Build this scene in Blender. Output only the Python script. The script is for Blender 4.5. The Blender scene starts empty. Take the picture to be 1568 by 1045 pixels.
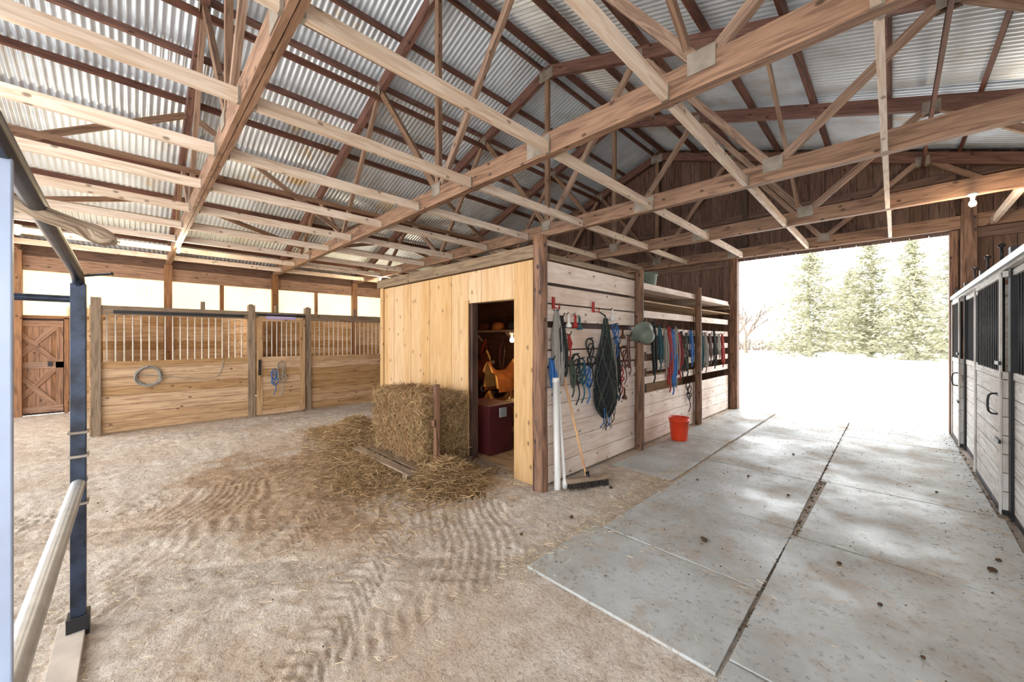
import bpy, math, random
from mathutils import Vector, noise, Matrix
random.seed(7)
R=random.uniform
V=Vector
# ------------------------------------------------------------------ materials
def nt(name):
    m=bpy.data.materials.new(name); m.use_nodes=True
    n=m.node_tree.nodes; l=m.node_tree.links
    b=n['Principled BSDF']
    return m,n,l,b
def lin(c):
    return tuple(((x/255)/12.92 if x/255<=0.04045 else ((x/255+0.055)/1.055)**2.4) for x in c)+(1,)
def wood(name,light,dark,rough=.65,gs=1.0,knots=.3,var=.28,bump=0,dirt=None):
    m,n,l,b=nt(name)
    uv=n.new('ShaderNodeUVMap')
    mp=n.new('ShaderNodeMapping'); mp.inputs['Scale'].default_value=(1.1*gs,13*gs,1)
    l.new(uv.outputs[0],mp.inputs[0])
    ns=n.new('ShaderNodeTexNoise'); ns.noise_dimensions='2D'; ns.inputs['Scale'].default_value=2.2; ns.inputs['Detail'].default_value=4; ns.inputs['Distortion'].default_value=.8
    l.new(mp.outputs[0],ns.inputs['Vector'])
    rp=n.new('ShaderNodeValToRGB'); rp.color_ramp.elements[0].position=.32; rp.color_ramp.elements[1].position=.6
    rp.color_ramp.elements[0].color=lin(dark); rp.color_ramp.elements[1].color=lin(light)
    l.new(ns.outputs['Fac'],rp.inputs[0])
    geo=n.new('ShaderNodeNewGeometry')
    mr=n.new('ShaderNodeMapRange'); mr.inputs['To Min'].default_value=1-var; mr.inputs['To Max'].default_value=1+var*.5
    l.new(geo.outputs['Random Per Island'],mr.inputs['Value'])
    hs=n.new('ShaderNodeHueSaturation'); l.new(mr.outputs[0],hs.inputs['Value']); l.new(rp.outputs[0],hs.inputs['Color'])
    mr2=n.new('ShaderNodeMapRange'); mr2.inputs['To Min'].default_value=1.12; mr2.inputs['To Max'].default_value=.85
    l.new(geo.outputs['Random Per Island'],mr2.inputs['Value']); l.new(mr2.outputs[0],hs.inputs['Saturation'])
    last=hs.outputs[0]
    if knots>0:
        mk=n.new('ShaderNodeMapping'); mk.inputs['Scale'].default_value=(4,6.5,1); l.new(uv.outputs[0],mk.inputs[0])
        vo=n.new('ShaderNodeTexVoronoi'); vo.voronoi_dimensions='2D'; vo.inputs['Scale'].default_value=1; l.new(mk.outputs[0],vo.inputs['Vector'])
        r1=n.new('ShaderNodeValToRGB'); r1.color_ramp.elements[0].position=.06; r1.color_ramp.elements[1].position=.13
        r1.color_ramp.elements[0].color=(1,1,1,1); r1.color_ramp.elements[1].color=(0,0,0,1)
        l.new(vo.outputs['Distance'],r1.inputs[0])
        sp=n.new('ShaderNodeSeparateColor'); l.new(vo.outputs['Color'],sp.inputs[0])
        lt=n.new('ShaderNodeMath'); lt.operation='LESS_THAN'; lt.inputs[1].default_value=knots; l.new(sp.outputs[0],lt.inputs[0])
        mu=n.new('ShaderNodeMath'); mu.operation='MULTIPLY'; l.new(lt.outputs[0],mu.inputs[0]); l.new(r1.outputs[0],mu.inputs[1])
        mx=n.new('ShaderNodeMixRGB'); l.new(mu.outputs[0],mx.inputs[0]); l.new(last,mx.inputs[1]); mx.inputs[2].default_value=tuple(x*.45 for x in lin(dark)[:3])+(1,)
        last=mx.outputs[0]
    if dirt:
        tc=n.new('ShaderNodeTexCoord'); n2=n.new('ShaderNodeTexNoise'); n2.inputs['Scale'].default_value=1.6; n2.inputs['Detail'].default_value=4
        l.new(tc.outputs['Object'],n2.inputs['Vector'])
        r2=n.new('ShaderNodeValToRGB'); r2.color_ramp.elements[0].position=.48; r2.color_ramp.elements[1].position=.72
        r2.color_ramp.elements[0].color=(0,0,0,1); r2.color_ramp.elements[1].color=(.75,.75,.75,1)
        l.new(n2.outputs['Fac'],r2.inputs[0])
        mx=n.new('ShaderNodeMixRGB'); l.new(r2.outputs[0],mx.inputs[0]); l.new(last,mx.inputs[1]); mx.inputs[2].default_value=lin(dirt)
        last=mx.outputs[0]
    l.new(last,b.inputs['Base Color'])
    b.inputs['Roughness'].default_value=rough
    if bump:
        bp=n.new('ShaderNodeBump'); bp.inputs['Strength'].default_value=bump; bp.inputs['Distance'].default_value=.01
        l.new(ns.outputs['Fac'],bp.inputs['Height']); l.new(bp.outputs[0],b.inputs['Normal'])
    return m
def plain(name,c,rough=.6,metal=0,var=.2,scale=8,bump=0,emit=0,c2=None):
    m,n,l,b=nt(name)
    tc=n.new('ShaderNodeTexCoord'); ns=n.new('ShaderNodeTexNoise'); ns.inputs['Scale'].default_value=scale; ns.inputs['Detail'].default_value=3
    l.new(tc.outputs['Object'],ns.inputs['Vector'])
    rp=n.new('ShaderNodeValToRGB'); rp.color_ramp.elements[0].position=.35; rp.color_ramp.elements[1].position=.65
    a=lin(c2) if c2 else tuple(x*(1-var) for x in lin(c)[:3])+(1,)
    rp.color_ramp.elements[0].color=a
    rp.color_ramp.elements[1].color=lin(c)
    l.new(ns.outputs['Fac'],rp.inputs[0]); l.new(rp.outputs[0],b.inputs['Base Color'])
    b.inputs['Roughness'].default_value=rough; b.inputs['Metallic'].default_value=metal
    if bump:
        bp=n.new('ShaderNodeBump'); bp.inputs['Strength'].default_value=bump; bp.inputs['Distance'].default_value=.01
        l.new(ns.outputs['Fac'],bp.inputs['Height']); l.new(bp.outputs[0],b.inputs['Normal'])
    return m
def island(name,cols,rough=.8):
    m,n,l,b=nt(name)
    g=n.new('ShaderNodeNewGeometry'); rp=n.new('ShaderNodeValToRGB')
    e=rp.color_ramp.elements
    e[0].color=lin(cols[0]); e[1].color=lin(cols[-1])
    for i,c in enumerate(cols[1:-1]):
        x=e.new((i+1)/(len(cols)-1)); x.color=lin(c)
    l.new(g.outputs['Random Per Island'],rp.inputs[0]); l.new(rp.outputs[0],b.inputs['Base Color'])
    b.inputs['Roughness'].default_value=rough
    return m

M={}
M['pine']=wood('pine_boards',(202,166,120),(186,146,98),knots=.3,var=.12,gs=.8)
M['stallwood']=wood('stall_planks',(192,156,114),(156,118,80),knots=.2,var=.25)
M['stalldark']=wood('weathered_rail',(144,122,98),(106,86,66),knots=.1)
M['white']=wood('whitewashed_planks',(232,216,204),(214,192,176),knots=.35,var=.12,dirt=(190,160,136))
M['joist']=wood('joist_wood',(228,210,192),(204,178,154),knots=.4,var=.12)
M['chord']=wood('truss_wood',(156,120,94),(114,82,62),knots=.35,var=.2)
M['web']=wood('web_wood',(158,126,102),(118,88,68),knots=.2,var=.35)
M['purlin']=wood('purlin_wood',(122,80,64),(84,52,43),knots=.3,var=.35)
M['gable']=wood('gable_boards',(116,86,70),(78,55,44),knots=.2,var=.3)
M['post']=wood('post_wood',(134,96,70),(80,54,40),knots=.4,var=.2,bump=.6)
M['grey']=wood('grey_planks',(220,217,212),(182,177,172),knots=.2,var=.15,dirt=(168,152,136))
M['dkwood']=wood('dark_wood',(84,58,44),(50,33,25),knots=.1,var=.2)
M['doorwood']=wood('door_wood',(150,106,70),(108,74,48),knots=.2,var=.2)
M['black']=plain('black_steel',(42,42,44),rough=.45,metal=.4)
M['barwhite']=plain('painted_bars',(226,220,208),rough=.5)
M['plate']=plain('gang_plate',(160,150,138),rough=.5,metal=.15,c2=(128,116,102))
M['navy']=plain('gate_steel',(50,60,80),rough=.35,metal=.4,scale=14,c2=(26,30,40))
M['silver']=plain('galvanised_pipe',(184,186,186),rough=.35,metal=.35,scale=20)
M['postblue']=plain('painted_post',(170,184,210),rough=.4,metal=.1,scale=6,var=.15)
M['concbase']=plain('concrete_sill',(190,178,166),rough=.9)
M['rope']=plain('rope_grey',(150,146,138),rough=.9,scale=60)
M['black_cloth']=plain('black_nylon',(34,36,38),rough=.8,scale=60,var=.5)
M['green_cloth']=plain('olive_nylon',(62,74,62),rough=.8,scale=60)
M['red_cloth']=plain('red_nylon',(160,40,34),rough=.7,scale=40)
M['blue_cloth']=plain('blue_nylon',(44,104,170),rough=.7,scale=40)
M['teal']=plain('teal_nylon',(30,80,90),rough=.7,scale=40)
M['orange']=plain('orange_plastic',(226,66,30),rough=.4,scale=3,var=.1)
M['pvc']=plain('white_pvc',(222,220,216),rough=.35,scale=3,var=.06)
M['leather']=plain('saddle_leather',(88,42,22),rough=.35,scale=10,var=.4)
M['tanleather']=plain('tan_leather',(160,96,48),rough=.45,scale=10,var=.3)
M['trunk']=plain('maroon_paint',(78,26,32),rough=.5,scale=5,var=.2)
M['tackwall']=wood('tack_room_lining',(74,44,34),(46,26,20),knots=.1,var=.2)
M['pad']=plain('saddle_pad_cloth',(224,176,104),rough=.9,scale=20,var=.2)
M['lav']=plain('lavender_sign_paint',(176,160,210),rough=.5,scale=3,var=.05)
M['greenpot']=plain('grey_green_plastic',(110,120,108),rough=.5,scale=4)
M['bristle']=plain('broom_bristle',(60,52,48),rough=.9,scale=60)
M['handle']=wood('broom_handle_wood',(206,160,110),(170,120,76),knots=0,var=.1)
M['hay']=island('hay_straw',[(104,80,52),(144,114,76),(172,140,98),(198,168,126)],.85)
M['haycore']=plain('hay_core',(140,110,72),rough=1,scale=30,c2=(80,60,38),bump=1)
M['straw']=island('scattered_straw',[(150,122,90),(196,172,136),(226,208,178),(116,92,66)],.85)
M['clod']=plain('manure_clod',(92,70,50),rough=1,scale=30,bump=.8,c2=(52,38,26))
M['bark']=plain('tree_bark',(130,116,100),rough=.95,scale=5)
M['leaf']=island('conifer_needles',[(140,142,116),(164,162,134),(190,184,158)],.9)
M['twig']=island('bare_twigs',[(104,92,80),(140,126,112)],.9)
M['rough_wood']=wood('driftwood',(206,184,158),(116,92,72),knots=0,var=.1,gs=2,bump=1)

def mk_emit(name,c,s):
    m,n,l,b=nt(name); b.inputs['Base Color'].default_value=c; b.inputs['Emission Color'].default_value=c; b.inputs['Emission Strength'].default_value=s
    return m
M['bulb']=mk_emit('bulb_glass',(1,.85,.6,1),20)

def mk_roof():
    m,n,l,b=nt('galvanised_roof')
    tc=n.new('ShaderNodeTexCoord'); ns=n.new('ShaderNodeTexNoise'); ns.inputs['Scale'].default_value=.9; ns.inputs['Detail'].default_value=4; ns.inputs['Roughness'].default_value=.65
    l.new(tc.outputs['Object'],ns.inputs['Vector'])
    rp=n.new('ShaderNodeValToRGB'); e=rp.color_ramp.elements; e[0].position=.40; e[0].color=lin((206,214,222)); e[1].position=.55; e[1].color=lin((228,240,252))
    x=e.new(.31); x.color=lin((206,188,156))
    l.new(ns.outputs['Fac'],rp.inputs[0]); l.new(rp.outputs[0],b.inputs['Base Color'])
    b.inputs['Metallic'].default_value=.4; b.inputs['Roughness'].default_value=.32
    return m
M['roof']=mk_roof()
def mk_transl(name,c):
    m,n,l,b=nt(name); out=n['Material Output']
    tc=n.new('ShaderNodeTexCoord'); ns=n.new('ShaderNodeTexNoise'); ns.inputs['Scale'].default_value=1.5; ns.inputs['Detail'].default_value=1; l.new(tc.outputs['Object'],ns.inputs['Vector'])
    rp=n.new('ShaderNodeValToRGB'); rp.color_ramp.elements[0].color=tuple(x*.7 for x in lin(c)[:3])+(1,); rp.color_ramp.elements[1].color=lin(c)
    l.new(ns.outputs['Fac'],rp.inputs[0])
    t=n.new('ShaderNodeBsdfTranslucent'); l.new(rp.outputs[0],t.inputs[0]); l.new(rp.outputs[0],b.inputs['Base Color'])
    mx=n.new('ShaderNodeMixShader'); mx.inputs[0].default_value=.45; l.new(b.outputs[0],mx.inputs[1]); l.new(t.outputs[0],mx.inputs[2]); l.new(mx.outputs[0],out.inputs[0])
    return m
M['panel']=mk_transl('translucent_panel',(250,226,172))

def mk_dirt():
    m,n,l,b=nt('dirt_floor')
    tc=n.new('ShaderNodeTexCoord'); P=tc.outputs['Object']
    def N(s,d=4,ro=.6,dist=0):
        x=n.new('ShaderNodeTexNoise'); x.inputs['Scale'].default_value=s; x.inputs['Detail'].default_value=d; x.inputs['Roughness'].default_value=ro; x.inputs['Distortion'].default_value=dist; l.new(P,x.inputs['Vector']); return x.outputs['Fac']
    def ramp(v,a,c,ca,cc):
        x=n.new('ShaderNodeValToRGB'); x.color_ramp.elements[0].position=a; x.color_ramp.elements[1].position=c
        x.color_ramp.elements[0].color=ca; x.color_ramp.elements[1].color=cc; l.new(v,x.inputs[0]); return x.outputs[0]
    def mth(op,a,c=None,d=None):
        x=n.new('ShaderNodeMath'); x.operation=op
        for i,q in enumerate((a,c,d)):
            if q is None: continue
            if isinstance(q,(int,float)): x.inputs[i].default_value=q
            else: l.new(q,x.inputs[i])
        return x.outputs[0]
    base=ramp(N(7,7,.75),.33,.66,lin((188,170,152)),lin((240,230,218)))
    vd=n.new('ShaderNodeVectorMath'); vd.operation='SUBTRACT'; l.new(P,vd.inputs[0]); vd.inputs[1].default_value=(-4.5,1.15,0)
    vs=n.new('ShaderNodeVectorMath'); vs.operation='MULTIPLY'; l.new(vd.outputs[0],vs.inputs[0]); vs.inputs[1].default_value=(.30,.52,0)
    ln=n.new('ShaderNodeVectorMath'); ln.operation='LENGTH'; l.new(vs.outputs[0],ln.inputs[0])
    ad=mth('MULTIPLY_ADD',N(1.3,5),1.0,ln.outputs['Value'])
    msk=ramp(ad,.85,1.6,(.9,.9,.9,1),(0,0,0,1))
    brown=ramp(N(10,5,.7),.35,.65,lin((142,110,80)),lin((194,162,128)))
    mx=n.new('ShaderNodeMixRGB'); l.new(msk,mx.inputs[0]); l.new(base,mx.inputs[1]); l.new(brown,mx.inputs[2])
    big=ramp(N(.55,3),.46,.62,(0,0,0,1),(.5,.5,.5,1))
    mx2=n.new('ShaderNodeMixRGB'); l.new(big,mx2.inputs[0]); l.new(mx.outputs[0],mx2.inputs[1]); mx2.inputs[2].default_value=lin((196,168,140))
    fine=ramp(N(60,3,.8),.38,.48,lin((130,106,84)),(1,1,1,1))
    mm=n.new('ShaderNodeMixRGB'); mm.blend_type='MULTIPLY'; mm.inputs[0].default_value=.4; l.new(mx2.outputs[0],mm.inputs[1]); l.new(fine,mm.inputs[2])
    l.new(mm.outputs[0],b.inputs['Base Color']); b.inputs['Roughness'].default_value=.95
    bp=n.new('ShaderNodeBump'); bp.inputs['Strength'].default_value=.85; bp.inputs['Distance'].default_value=.06; l.new(N(13,6,.8),bp.inputs['Height'])
    l.new(bp.outputs[0],b.inputs['Normal'])
    return m
M['dirt']=mk_dirt()
def mk_slab():
    m,n,l,b=nt('stable_mat')
    tc=n.new('ShaderNodeTexCoord'); P=tc.outputs['Object']
    def N(s,d=5,ro=.6):
        x=n.new('ShaderNodeTexNoise'); x.inputs['Scale'].default_value=s; x.inputs['Detail'].default_value=d; x.inputs['Roughness'].default_value=ro; l.new(P,x.inputs['Vector']); return x.outputs['Fac']
    rp=n.new('ShaderNodeValToRGB'); e=rp.color_ramp.elements; e[0].position=.36; e[0].color=lin((158,157,151)); e[1].position=.6; e[1].color=lin((186,190,190)); l.new(N(1.6),rp.inputs[0])
    r2=n.new('ShaderNodeValToRGB'); r2.color_ramp.elements[0].position=.50; r2.color_ramp.elements[1].position=.68; r2.color_ramp.elements[0].color=(0,0,0,1); r2.color_ramp.elements[1].color=(.9,.9,.9,1); l.new(N(2.2,7,.75),r2.inputs[0])
    mx=n.new('ShaderNodeMixRGB'); l.new(r2.outputs[0],mx.inputs[0]); l.new(rp.outputs[0],mx.inputs[1]); mx.inputs[2].default_value=lin((168,150,130))
    r3=n.new('ShaderNodeValToRGB'); r3.color_ramp.elements[0].position=.34; r3.color_ramp.elements[1].position=.44; r3.color_ramp.elements[0].color=lin((120,100,80)); r3.color_ramp.elements[1].color=(1,1,1,1); l.new(N(28,4,.75),r3.inputs[0])
    mm=n.new('ShaderNodeMixRGB'); mm.blend_type='MULTIPLY'; mm.inputs[0].default_value=.5; l.new(mx.outputs[0],mm.inputs[1]); l.new(r3.outputs[0],mm.inputs[2])
    l.new(mm.outputs[0],b.inputs['Base Color'])
    rr=n.new('ShaderNodeMapRange'); rr.inputs['From Min'].default_value=.35; rr.inputs['From Max'].default_value=.65; rr.inputs['To Min'].default_value=.28; rr.inputs['To Max'].default_value=.75; l.new(N(1.1,4),rr.inputs['Value']); l.new(rr.outputs[0],b.inputs['Roughness'])
    bp=n.new('ShaderNodeBump'); bp.inputs['Strength'].default_value=.35; bp.inputs['Distance'].default_value=.006; l.new(N(25,5,.7),bp.inputs['Height']); l.new(bp.outputs[0],b.inputs['Normal'])
    return m
M['slab']=mk_slab()
M['yard']=plain('pale_gravel',(236,232,226),rough=.95,scale=1.5,var=.12)

# ------------------------------------------------------------------ mesh builder
class MB:
    def __init__(s): s.v=[];s.f=[];s.m=[];s.u=[];s.sm=[];s.ml=[]
    def mi(s,k):
        if k not in s.ml: s.ml.append(k)
        return s.ml.index(k)
    def obox(s,c,L,W,H,mat):
        c,L,W,H=V(c),V(L),V(W),V(H); b=len(s.v); o=(R(0,50),R(0,50))
        ll,lw,lh=L.length,W.length,H.length
        loc=[]
        for a in(-1,1):
            for w in(-1,1):
                for h in(-1,1):
                    s.v.append(tuple(c+L*a+W*w+H*h)); loc.append((a*ll,w*lw,h*lh))
        F=[(0,1,3,2,'l'),(4,6,7,5,'l'),(0,4,5,1,'w'),(2,3,7,6,'w'),(0,2,6,4,'h'),(1,5,7,3,'h')]
        k=s.mi(mat)
        flip=L.cross(W).dot(H)<0
        for a,b1,c1,d,t in F:
            idx=[a,b1,c1,d]
            if flip: idx=idx[::-1]
            s.f.append([b+i for i in idx]); s.m.append(k); s.sm.append(False)
            for i in idx:
                p=loc[i]
                if t=='l': s.u.append((p[1]*.3+o[0],p[2]+o[1]))
                else: s.u.append((p[0]+o[0],p[1]+p[2]+o[1]))
    def box(s,x0,x1,y0,y1,z0,z1,mat,axis=None):
        d=[(x1-x0)/2,(y1-y0)/2,(z1-z0)/2]; ax=[V((d[0],0,0)),V((0,d[1],0)),V((0,0,d[2]))]
        i=axis if axis is not None else max(range(3),key=lambda k:abs(d[k]))
        s.obox(((x0+x1)/2,(y0+y1)/2,(z0+z1)/2),ax[i],ax[(i+1)%3],ax[(i+2)%3],mat)
    def beam(s,a,b,w,h,mat,up=(0,0,1)):
        a,b=V(a),V(b); L=(b-a); up=V(up)
        if abs(L.normalized().dot(up))>.99: up=V((1,0,0))
        W=L.cross(up).normalized(); H=W.cross(L).normalized()
        s.obox((a+b)/2,L/2,W*w/2,H*h/2,mat)
    def tube(s,pts,r,mat,n=6,caps=True):
        pts=[V(p) for p in pts]; N=len(pts)
        rs=r if isinstance(r,(list,tuple)) else [r]*N
        b=len(s.v); k=s.mi(mat); o=(R(0,50),R(0,50)); acc=0; accs=[]
        t0=(pts[1]-pts[0]).normalized(); ref=V((0,0,1)) if abs(t0.z)<.9 else V((1,0,0))
        side=t0.cross(ref).normalized()
        for i,p in enumerate(pts):
            t=(pts[min(i+1,N-1)]-pts[max(i-1,0)])
            if t.length<1e-9: t=t0
            t.normalize(); side=(side-t*side.dot(t))
            if side.length<1e-6: side=t.orthogonal()
            side.normalize(); up=side.cross(t)
            if i: acc+=(p-pts[i-1]).length
            accs.append(acc)
            for j in range(n):
                a=2*math.pi*j/n; s.v.append(tuple(p+(side*math.cos(a)+up*math.sin(a))*rs[i]))
        for i in range(N-1):
            for j in range(n):
                j2=(j+1)%n
                s.f.append([b+i*n+j,b+i*n+j2,b+(i+1)*n+j2,b+(i+1)*n+j]); s.m.append(k); s.sm.append(n>5)
                for ii,jj in((i,j),(i,j+1),(i+1,j+1),(i+1,j)): s.u.append((accs[ii]+o[0],jj/n*6.28*rs[ii]+o[1]))
        if caps:
            for i,rev in((0,False),(N-1,True)):
                idx=[b+i*n+j for j in range(n)]
                if rev: idx=idx[::-1]
                s.f.append(idx); s.m.append(k); s.sm.append(False)
                for j in range(n): s.u.append((math.cos(6.28*j/n)*rs[i],math.sin(6.28*j/n)*rs[i]))
    def cyl(s,a,b,r,mat,n=12,r2=None): s.tube([a,b],[r,r2 if r2 is not None else r],mat,n)
    def poly(s,vs,mat,sm=False):
        b=len(s.v); s.v+= [tuple(p) for p in vs]; s.f.append([b+i for i in range(len(vs))]); s.m.append(s.mi(mat)); s.sm.append(sm)
        for p in vs: s.u.append((p[0],p[1]))
    def grid(s,fn,nu,nv,mat,closeu=False,sm=True):
        b=len(s.v); k=s.mi(mat)
        for i in range(nu):
            for j in range(nv):
                s.v.append(tuple(fn(i/(nu if closeu else nu-1),j/(nv-1))))
        for i in range(nu if closeu else nu-1):
            for j in range(nv-1):
                i2=(i+1)%nu
                s.f.append([b+i*nv+j,b+i2*nv+j,b+i2*nv+j+1,b+i*nv+j+1]); s.m.append(k); s.sm.append(sm)
                for (a,c) in((i,j),(i+1,j),(i+1,j+1),(i,j+1)): s.u.append((a/nu,c/nv))
    def lathe(s,c,prof,mat,n=24,ax=None):
        c=V(c); q=ax.to_matrix().to_3x3() if ax is not None else Matrix.Identity(3)
        s.grid(lambda u,v:(c+q@V((prof[round(v*(len(prof)-1))][0]*math.cos(6.28318*u),prof[round(v*(len(prof)-1))][0]*math.sin(6.28318*u),prof[round(v*(len(prof)-1))][1]))),n,len(prof),mat,closeu=True)
    def obj(s,name,bevel=0,parent=None):
        me=bpy.data.meshes.new(name); me.from_pydata(s.v,[],s.f)
        for k in s.ml: me.materials.append(M[k])
        me.polygons.foreach_set('material_index',s.m); me.polygons.foreach_set('use_smooth',s.sm)
        uv=me.uv_layers.new(name='UVMap'); flat=[c for t in s.u for c in t]; uv.data.foreach_set('uv',flat)
        me.update(); o=bpy.data.objects.new(name,me); bpy.context.scene.collection.objects.link(o)
        if bevel:
            md=o.modifiers.new('Bevel','BEVEL'); md.width=bevel; md.segments=2; md.limit_method='ANGLE'
        if parent: o.parent=parent
        return o
def smooth(pts,k=5):
    pts=[V(p) for p in pts]; out=[]
    for i in range(len(pts)-1):
        p0=pts[max(i-1,0)];p1=pts[i];p2=pts[i+1];p3=pts[min(i+2,len(pts)-1)]
        for j in range(k):
            t=j/k
            out.append(.5*((2*p1)+(-p0+p2)*t+(2*p0-5*p1+4*p2-p3)*t*t+(-p0+3*p1-3*p2+p3)*t**3))
    out.append(pts[-1]); return out
# ------------------------------------------------------------------ dimensions
XL,XR,YF,YN=-11.9,3.8,9.2,-3.9
XRG=-4.06
def zr(x): return 6.15-.345*abs(x-XRG)
TY=[-3.7,-1.55,.6,2.75,4.9,7.05,9.08]
ZC=3.2
# ---- floor: real relief, with pressed tyre-lug tracks (finer grid in the trodden part)
def axis_pts(a,b,lo,hi,fine,coarse):
    out=[];x=a
    while x<b-1e-6:
        out.append(x); x+= fine if lo<=x<hi else coarse
    out.append(b); return out
def mk_floor():
    X=axis_pts(XL,XR,-5.2,-1.7,.014,.05); Y=axis_pts(YN,YF,-.9,2.4,.014,.05)
    vs=[];fs=[]
    for x in X:
        for y in Y:
            h=.014*noise.noise(V((x*1.7,y*1.7,0)))+.012*noise.noise(V((x*6,y*6,3)))+.008*noise.noise(V((x*15,y*15,7)))
            if -5.2<x<-1.7 and -.9<y<2.4:
                for (cx,cy,sg) in((-9.5,-6.5,1),(3.5,-4.5,-1)):
                    dx,dy=x-cx,y-cy; r=math.hypot(dx,dy); f=((r+.35)/.74)
                    k=math.floor(f); lat=abs(f-k-.5)*.74
                    if lat<.15 and ((k*7+(3 if sg>0 else 5))%3!=0):
                        a=math.atan2(dy,dx)*r
                        m=noise.noise(V((x*.9+4*sg,y*.9,k*3.1)))
                        m=max(0,min(1,(m+.12)*5))*(1 if lat<.12 else (.15-lat)/.03)
                        h-=m*(.006+.011*(.5+.5*math.sin((a+lat*.9)*2*math.pi/.075)))
                h+=.005*noise.noise(V((x*32,y*32,5)))
                # shallow drag marks
                q=noise.noise(V((x*.7,y*.7,11)))
                if q>.05: h+=.006*min(1,(q-.05)*8)*math.sin((x*.6+y*.9+.25*noise.noise(V((x*1.5,y*1.5,2))))*2*math.pi/.085)
            if x>-1.78: h=h*.35-.008
            vs.append((x,y,h-.004))
    ny=len(Y)
    for i in range(len(X)-1):
        for j in range(ny-1):
            a=i*ny+j; fs.append((a,a+ny,a+ny+1,a+1))
    me=bpy.data.meshes.new('floor'); me.from_pydata(vs,[],fs); me.materials.append(M['dirt'])
    me.polygons.foreach_set('use_smooth',[True]*len(fs))
    o=bpy.data.objects.new('floor',me); bpy.context.scene.collection.objects.link(o)
mk_floor()
b=MB(); 
b.grid(lambda u,v:(-90+180*u, -60+260*v,-.06),30,40,'yard'); b.obj('ground_outside')
# ---- mats
def slab(x0,x1,y0,y1,rot=0,dz=0):
    b=MB(); cx,cy=(x0+x1)/2,(y0+y1)/2; c,s_=math.cos(rot),math.sin(rot)
    lx,ly=(x1-x0)/2,(y1-y0)/2
    b.obox((cx,cy,.001+dz),(lx*c,lx*s_,0),(-ly*s_,ly*c,0),(0,0,.009),'slab'); b.obj('rubber_stall_mat',bevel=.003)
slab(-1.70,-.56,1.84,2.63,.004); slab(-1.62,-.55,2.645,3.66,-.012,.002); slab(-1.60,-.555,3.675,5.02,.006)
slab(-1.62,-.55,5.035,7.2,0,.001); slab(-1.62,-.55,7.215,9.15)
slab(-.54,.63,.35,1.95,0,.001); slab(-.54,.63,1.965,3.54,.004,.003); slab(-.495,.64,3.56,5.10,-.018,.002); slab(-.54,.62,5.12,7.7,.002); slab(-.54,.63,7.715,9.15)
slab(-2.36,-1.66,4.04,6.1,.01); slab(-2.36,-1.66,6.12,9.1,0)
# ---- roof
b=MB(); pitch=.076; L=YF+.35-YN; seg=int(L/pitch*8)
for sgn,xe in((-1,XL-.3),(1,XR+.3)):
    def fn(u,v,sgn=sgn,xe=xe):
        y=YN+L*u; x=XRG+(xe-XRG)*v; return (x,y,zr(x)+.012+.0125*math.cos(2*math.pi*y/pitch))
    b.grid(fn,seg,9,'roof')
b.obj('ceiling')
b=MB()
xs=[XRG-.12-i*.78 for i in range(11)]+[XRG+.12+i*.78 for i in range(11)]
for x in xs:
    if x<XL-.05 or x>XR+.05: continue
    z=zr(x)-.065; sl=-.345 if x>XRG else .345
    b.beam((x,YN,z),(x,YF-.02,z),.04,.10,'purlin',up=(-sl,0,1))
b.obj('roof_purlins')
# ---- trusses
def truss(y):
    b=MB()
    zt=lambda x: zr(x)-.12-.09
    for dy in(-.022,.022):
        b.beam((XL+.03,y+dy,ZC+.1),(XR,y+dy,ZC+.1),.038,.2,'chord')
    for xe in(XL+.03,XR): b.beam((XRG,y,zt(XRG)),(xe,y,zt(xe)+.02),.08,.17,'purlin')
    zb=ZC+.2
    bot=[3.15,5.7]; top=[1.6,4.4,6.6]
    for sg in(-1,1):
        W=[(0,1.6),(3.15,1.6),(3.15,4.4),(5.7,4.4),(5.7,6.6)]
        for q,(bo,to) in enumerate(W):
            xb=XRG+sg*bo; xt=XRG+sg*to
            b.beam((xb,y+.002*q,zb-.05),(xt,y+.002*q,zt(xt)),.052,.08,'web')
        for bo in bot:
            xb=XRG+sg*bo
            for s2 in(-1,1): b.box(xb-.09,xb+.09,y+s2*.046-.002,y+s2*.046+.002,ZC+.1,ZC+.25,'plate')
        for to in top:
            xt=XRG+sg*to
            for s2 in(-1,1): b.box(xt-.08,xt+.08,y+s2*.046-.002,y+s2*.046+.002,zt(xt)-.12,zt(xt)+.03,'plate')
    b.beam((XRG,y-.004,zb-.05),(XRG,y-.004,zt(XRG)),.056,.08,'web')
    b.box(XRG-.09,XRG+.09,y-.048,y-.044,ZC+.1,ZC+.25,'plate')
    b.box(-2.36-.14,-2.36+.14,y-.048,y-.043,ZC+.02,ZC+.18,'plate')
    b.box(XRG-.14,XRG+.14,y-.048,y-.042,zt(XRG)-.16,zt(XRG)+.02,'plate')
    b.obj('roof_truss')
for y in TY: truss(y)
# ---- joists
b=MB()
JX=[-.05-1.1*i for i in range(11)]+[1.05,2.15,3.25]
for x in JX:
    for i in range(len(TY)-1):
        dx=R(-.015,.015); y0,y1=TY[i]+.045,TY[i+1]-.045
        b.beam((x+dx,y0,ZC+.055),(x+dx+R(-.01,.01),y1,ZC+.055),.042,.10,'joist')
        for yy in (y0,y1): b.box(x-.027+dx,x+.027+dx,yy-.015,yy+.015,ZC+.002,ZC+.115,'plate')
b.obj('ceiling_joists')
b=MB()
for x in (-1.0,-7.2,-9.2):
    for i in range(1,len(TY)-2):
        z0=ZC+.3; z1=zr(x)-.3
        b.beam((x,TY[i]+.05,z0),(x,TY[i+1]-.05,z1-.05),.035,.08,'web') if i%2 else b.beam((x,TY[i]+.05,z1-.05),(x,TY[i+1]-.05,z0),.035,.08,'web')
for x in(-2.5,-5.7): b.beam((x,YN,ZC+.23),(x,YF-.15,ZC+.23),.085,.035,'web')
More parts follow.
